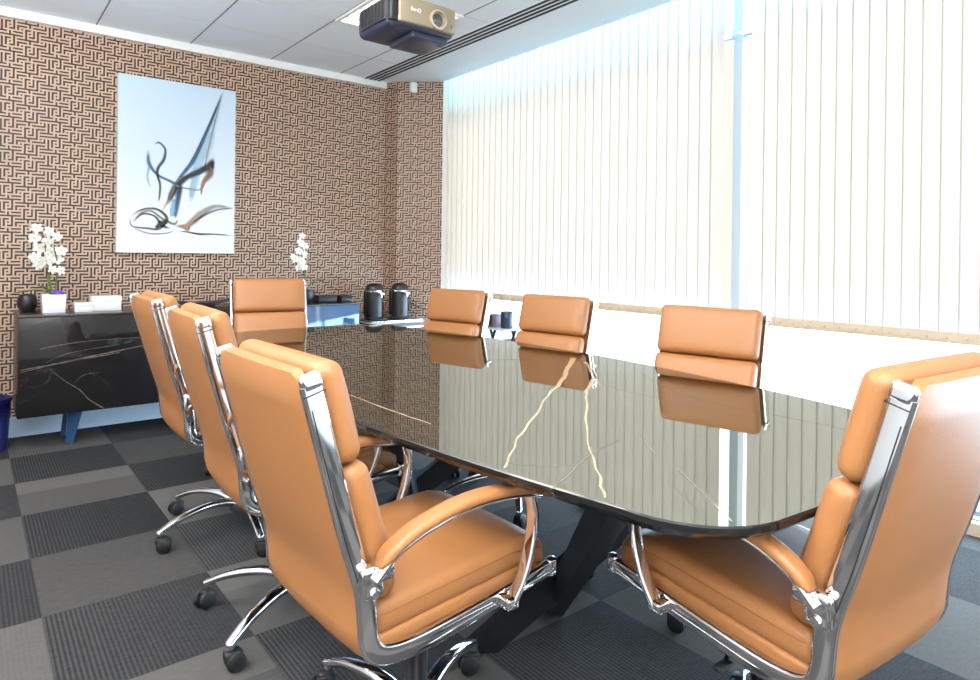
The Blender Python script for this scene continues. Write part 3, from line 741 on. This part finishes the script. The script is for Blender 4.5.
# back curve for shell and cushions, parametrised by height
def back_at(z):
    P=[(-.392,1.0),(-.380,.958),(-.352,.855),(-.322,.745),(-.296,.655),(-.278,.600),(-.266,.555),(-.260,.50),(-.257,.45)]
    for (a,za),(b,zb) in zip(P[:-1],P[1:]):
        if za>=z>=zb: q=(za-z)/(za-zb); return a+(b-a)*q
    return P[0][0] if z>1 else P[-1][0]
def build_chair():
    t=thing('office_chair','tan leather office chair','chair')
    W=.212
    # chrome side rails with rounded caps and dark inset line
    for s in (-1,1):
        m_=MB(); m_.sweep([(s*W,a,b) for a,b in RL],[(q[0],q[1]) for q in rsec(.017,.040,.38)],up=(0,.964,.266) if 0 else None) if 0 else None
        pts=[Vector((s*W,a,b)) for a,b in RL]; N=len(pts); sec=rsec(.017,.040,.38); K_=len(sec); vs=[];fs=[]
        for i,p in enumerate(pts):
            tt=(pts[min(i+1,N-1)]-pts[max(i-1,0)]).normalized(); nn=Vector((0,-tt.z,tt.y))   # in-plane normal
            f=i/(N-1); wk=1.0 if f<.8 else 1-.15*(f-.8)/.2
            vs+=[p+Vector((q[0],0,0))+nn*q[1]*wk for q in sec]
        for i in range(N-1):
            for j in range(K_): fs.append((i*K_+j,i*K_+(j+1)%K_,(i+1)*K_+(j+1)%K_,(i+1)*K_+j))
        fs+=[tuple(range(K_))[::-1],tuple((N-1)*K_+j for j in range(K_))]
        m_.add(vs,fs); m_.cur=1
        # dark seam along the outer face
        vs=[];fs=[]
        for i,p in enumerate(pts[2:26]):
            i+=2; tt=(pts[i+1]-pts[i-1]).normalized(); nn=Vector((0,-tt.z,tt.y)); x=s*.0088
            vs+=[p+Vector((x,0,0))-nn*.0100,p+Vector((x,0,0))-nn*.0122]
        for i in range(len(vs)//2-1): fs.append((2*i,2*i+1,2*i+3,2*i+2))
        m_.add(vs,fs)
        r=m_.build('side_rail',['chrome','black'],t,smooth=50)
        tt=(pts[1]-pts[0]).normalized()
        # rounded cap at the top
        c=MB(); rot=Matrix.Rotation(.27,4,'X')
        c.rbox((0,0,0),(.0098,.0208,.017),.0095,k=4,M4=Matrix.Translation(pts[0]+Vector((0,.001,.006)))@rot); c.build('rail_cap','chrome',r)
        c=MB(); c.rbox((0,0,0),(.0097,.0207,.0013),.0009,k=1,M4=Matrix.Translation(pts[0]+Vector((0,.006,-.0145)))@rot); c.build('cap_joint','black',r)
        # joint where the arm meets the rail
        c=MB(); c.rbox((s*(W+.014),-.262,.585),(.014,.024,.030),.009,k=3); c.rbox((s*(W+.022),-.240,.600),(.012,.020,.015),.007,k=2); c.lathe([(0,-.012),(.008,-.012),(.010,-.009),(.010,.009),(.008,.012),(0,.012)],c=(s*(W+.022),-.262,.567),axis='x',k=16); c.build('arm_joint','chrome',r)
        # rail end at the seat front
        c=MB(); c.rbox((s*W,.232,.459),(.011,.014,.022),.008,k=3); c.build('rail_end','chrome',r)
    # leather shell behind
    m_=MB(); out=[p for p in RL if True]
    n0=[i for i,p in enumerate(RL) if p[0]>-.15][0]
    prof=RL[:n0]; N=len(prof); nx=12; hw=W-.006
    vs=[];fs=[]
    for side in (0,1):
        for i,(a,b) in enumerate(prof):
            p0=prof[max(i-1,0)]; p1=prof[min(i+1,N-1)]; d=Vector((0,p1[0]-p0[0],p1[1]-p0[1])).normalized(); nn=Vector((0,-d.z,d.y))
            for j in range(nx+1):
                x=-hw+2*hw*j/nx; e=(1-(x/hw)**2)
                top=1 if i>0 else .72
                off=(-.018-.010*e**.5) if side==0 else .004
                off*=top
                v=Vector((x,a,b))-nn*off*(-1 if False else 1)*(1)
                # nn points forward-up for a descending line: keep rear side negative
                v=Vector((x,a,b))+Vector((0,1,0))*0+ (nn if nn.y>0 else -nn)*off
                if i==0: v.z+=.022*min(1,5*e)
                vs.append(v)
    R_=nx+1
    for side in (0,1):
        o_=side*N*R_
        for i in range(N-1):
            for j in range(nx): fs.append((o_+i*R_+j,o_+i*R_+j+1,o_+(i+1)*R_+j+1,o_+(i+1)*R_+j))
    B_=N*R_
    for i in range(N-1):
        for j in (0,nx): fs.append((i*R_+j,(i+1)*R_+j,B_+(i+1)*R_+j,B_+i*R_+j))
    for j in range(nx):
        for i in (0,N-1): fs.append((i*R_+j,i*R_+j+1,B_+i*R_+j+1,B_+i*R_+j))
    m_.add(vs,fs); m_.build('back_shell','leather',t,smooth=60)
    # back cushions
    def cushion(name,z0,z1,th,off,hw,puff,r=.026):
        zc=(z0+z1)/2; m_=MB()
        def fn(w):
            z=zc+w.z*.972; y=back_at(z)+off+w.y
            if abs(w.z)<1: pass
            sl=(back_at(z-.01)-back_at(z+.01))/.02
            return (w.x, y, z+ (w.y+off)*sl*.8)
        m_.rbox((0,0,0),(hw,th/2,(z1-z0)/2),r,k=4,n=(10,1,8),fn=fn,puff=puff)
        c=m_.build(name,'leather',t,smooth=70)
        # stitched seam round the front edge
        q=MB(); ring=[]
        hx,hz=hw-.008,(z1-z0)/2-.008; rr=.022
        for cx_,cz_,a0 in ((hx-rr,hz-rr,0),(-hx+rr,hz-rr,PI/2),(-hx+rr,-hz+rr,PI),(hx-rr,-hz+rr,1.5*PI)):
            for k in range(5):
                a=a0+PI/2*k/4; ring.append((cx_+rr*math.cos(a),th/2-.0095+.002,cz_+rr*math.sin(a)))
        ring2=[]
        for i in range(len(ring)):
            a,b=Vector(ring[i]),Vector(ring[(i+1)%len(ring)])
            for k in range(4): ring2.append(fn(a+(b-a)*k/4))
        q.tube(ring2,.0011,k=5,closed=True); q.build('stitching','seam',c)
    cushion('head_cushion',.785,.985,.054,.046,.205,.012)
    cushion('lumbar_cushion',.515,.789,.060,.048,.205,.012)
    # seat
    def seatfn(zc):
        def fn(w):
            y=w.y; z=zc+w.z
            z+=.030*((y+.24)/.47)                                  # rises to the front
            if y>.14: z-=.9*(y-.14)**2*4                           # waterfall front
            if w.z>0: z+=.006*(1-(w.x/.21)**2)
            return (w.x,y-.005,z)
        return fn
    m_=MB(); m_.rbox((0,0,0),(.203,.235,.034),.025,k=4,n=(10,10,1),fn=seatfn(.484)); sc=m_.build('seat_cushion','leather',t,smooth=70)
    f=seatfn(.484); ring=[]
    for cx_,cy_,a0 in ((.175,.207,0),(-.175,.207,PI/2),(-.175,-.207,PI),(.175,-.207,1.5*PI)):
        for k in range(5): a=a0+PI/2*k/4; ring.append((cx_+.0275*math.cos(a),cy_+.0275*math.sin(a),.012))
    r2=[]
    for i in range(len(ring)):
        a,b=Vector(ring[i]),Vector(ring[(i+1)%len(ring)])
        for k in range(5): r2.append(f(a+(b-a)*k/5))
    q=MB(); q.tube(r2,.0013,k=5,closed=True); q.build('stitching','seam',sc)
    m_=MB(); m_.rbox((0,0,0),(.2035,.228,.017),.010,k=3,n=(8,10,1),fn=seatfn(.441)); m_.build('seat_base','leather',t,smooth=70)
    # arms
    ARC=[(-.262,.592),(-.225,.628),(-.17,.655),(-.10,.672),(-.03,.679),(.05,.676),(.11,.668),(.150,.657)]
    arc=smoothline(ARC,4)
    for s in (-1,1):
        X=s*.246
        m_=MB(); pts=[(s*(.236+.010*min(1,i/10)),a,b) for i,(a,b) in enumerate(arc)]
        m_.sweep(pts,rsec(.036,.010,.4),up=(0,0,1)); bar=m_.build('arm_bar','chrome',t)
        m_=MB(); pp=[(x,a,b+.012) for x,a,b in pts[1:]]; nn=len(pp)
        m_.sweep(pp,rsec(.044,.022,.45,4),up=(0,0,1),scale=[(.6,.4)]+[(.92,.8)]+[1]*(nn-4)+[(.92,.8),(.6,.4)]); m_.build('arm_pad','leather',t,smooth=60)
        m_=MB(); P=spline([(X,.128,.662),(X,.138,.62),(X,.132,.56),(X,.108,.49),(X-s*.006,.080,.438)],6)
        m_.sweep(P,rsec(.030,.014,.4),up=(0,1,0)); 
        m_.rbox((s*.232,.078,.438),(.022,.017,.013),.006,k=2); m_.build('arm_post','chrome',t)
    # mechanism, column, base
    m_=MB(); m_.rbox((0,-.02,.385),(.085,.12,.028),.012,k=2); m_.box(-.20,.20,-.07,-.045,.394,.408); m_.box(-.20,.20,.06,.085,.405,.420); m_.tube([(-.08,.0,.385),(-.20,-.06,.378)],.005,k=8); m_.rbox((-.21,-.062,.377),(.022,.010,.005),.004,k=2); m_.build('tilt_mechanism','black',t)
    m_=MB(); m_.tube([(0,0,.10),(0,0,.26)],.027,k=18); m_.tube([(0,0,.25),(0,0,.375)],.016,k=14); m_.build('gas_column','black',t)
    base=MB(); base.lathe([(0,.072),(.040,.072),(.046,.085),(.044,.125),(.036,.135),(0,.135)],k=24)
    cpts=[]
    for k in range(5):
        a=2*PI*k/5; ca,sa=math.cos(a),math.sin(a)
        prof=spline([(.03,0,.108),(.10,0,.124),(.18,0,.124),(.27,0,.106),(.346,0,.076)],6)
        base.sweep([(p.x*ca,p.x*sa,p.z) for p in prof],rsec(.041,.028,.42),up=(0,0,1),scale=[(1.1-.42*i/(len(prof)-1),1.1-.4*i/(len(prof)-1)) for i in range(len(prof))])
        base.lathe([(0,.064),(.0135,.064),(.0145,.078),(.010,.086),(0,.088)],c=(.340*ca,.340*sa,0),k=14)
        cpts.append((.340*ca,.340*sa,a))
    bo=base.build('star_base','chrome',t,smooth=50)
    for k,(x,y,a) in enumerate(cpts):
        c=MB(); w=.010
        for sg in (-1,1): c.lathe([(0,sg*.006),(.020,sg*.006),(.0275,sg*.008),(.0275,sg*.021),(.022,sg*.025),(0,sg*.025)] if sg>0 else [(0,-.025),(.022,-.025),(.0275,-.021),(.0275,-.008),(.020,-.006),(0,-.006)],c=(0,.014,.0275),axis='x',k=20)
        c.rbox((0,.006,.044),(.019,.024,.016),.010,k=2); c.tube([(0,0,.045),(0,0,.070)],.006,k=8)
        co=c.build('caster','rubber',bo); co.location=(x,y,0); co.rotation_euler=(0,0,a+random.uniform(-1.4,1.4))
    return t
proto=build_chair()
CH=[ # x, y, heading, lift, base turn, label
 (.831,1.305,2.2,-.004,101,'tan leather office chair nearest the camera on the left, one arm in full view'),
 (.880,2.05,-2.5,.026,137,'middle chair of the three tan leather chairs along the left side, seen from behind'),
 (.926,2.87,-.4,.024,121,'tan leather chair on the left side nearest the black sideboard'),
 (1.345,3.525,-101,.036,20,'tan leather chair at the far end of the table, facing the camera before the orchid'),
 (2.02,3.14,195.1,-.020,200,'tan leather chair on the window side nearest the coffee machines'),
 (2.085,2.385,191,-.016,160,'middle chair of the three on the window side, right of the side table'),
 (2.045,1.445,192.5,-.010,215,'tan leather chair on the window side nearest the camera, beside the slim column'),
 (1.362,.745,85,.016,250,'tan leather chair at the near table end, lower right, shown from behind')]
for i,(x,y,th,dz,ba,lab) in enumerate(CH):
    o=proto if i==0 else copy_tree(proto)
    o.location=(x,y,0); o.rotation_euler=(0,0,math.radians(th-90)); o['label']=lab; o['group']='tan leather chairs around the table'
    for c in o.children:
        k=c.name.split('.')[0]
        if k=='star_base': c.rotation_euler=(0,0,math.radians(ba-(th-90)))
        elif k!='gas_column': c.location=(0,0,dz)

# ------------------------------------------------------------------ light
w=bpy.data.worlds.new('world'); S.world=w; w.use_nodes=True
bg=w.node_tree.nodes['Background']; bg.inputs[0].default_value=(.80,.90,1,1); bg.inputs[1].default_value=2.6
def area(name,loc,rot,sx,sy,power,col):
    d=bpy.data.lights.new(name,'AREA'); d.shape='RECTANGLE'; d.size=sx; d.size_y=sy; d.energy=power; d.color=col
    o=bpy.data.objects.new(name,d); COL.objects.link(o); o.location=loc; o.rotation_euler=rot; return o
area('daylight',(4.3,2.4,1.7),(0,PI/2,0),3.4,9.6,1500,(.62,.82,1))
for (x,y) in ((.2,.3),(-.3,2.2),(1.0,2.2),(1.3,-.6)):
    area('added_overhead_fill',(x,y,HC-.02),(0,0,0),.58,.58,18,(1,.90,.78))  # unseen fill lamps added under the ceiling to light the interior
area('added_uplight',(-.5,-.5,1.7),(PI,0,0),  .7,.7,270,(.97,.98,1))  # unseen upward lamps added to brighten the ceiling
area('added_uplight',(-.7,2.6,1.9),(PI,0,0),.7,.7,130,(.97,.98,1))
# ------------------------------------------------------------------ camera
VC=dict(f=653.0,yaw=38.3,pitch=-.045,roll=.69,sx=-7.2,sy=-84.4,c=(-.011,.002,1.184))
yw,pt,ro=(math.radians(VC[k]) for k in ('yaw','pitch','roll'))
F=Vector((math.sin(yw)*math.cos(pt),math.cos(yw)*math.cos(pt),math.sin(pt))); R=Vector((math.cos(yw),-math.sin(yw),0)); U=R.cross(F)
R,U=R*math.cos(ro)+U*math.sin(ro),-R*math.sin(ro)+U*math.cos(ro)
cd=bpy.data.cameras.new('camera'); cam=bpy.data.objects.new('camera',cd); COL.objects.link(cam)
cam.matrix_world=Matrix(((R.x,U.x,-F.x,VC['c'][0]),(R.y,U.y,-F.y,VC['c'][1]),(R.z,U.z,-F.z,VC['c'][2]),(0,0,0,1)))
cd.sensor_width=36; cd.sensor_fit='HORIZONTAL'; cd.lens=VC['f']*36/980; cd.shift_x=-VC['sx']/980; cd.shift_y=VC['sy']/980; cd.clip_start=.05
S.camera=cam
S.view_settings.view_transform='Standard'; S.view_settings.look='None'; S.view_settings.exposure=0
S.cycles.use_denoising=True
S.cycles.max_bounces=8; S.cycles.transparent_max_bounces=24; S.cycles.caustics_reflective=False; S.cycles.sample_clamp_indirect=6
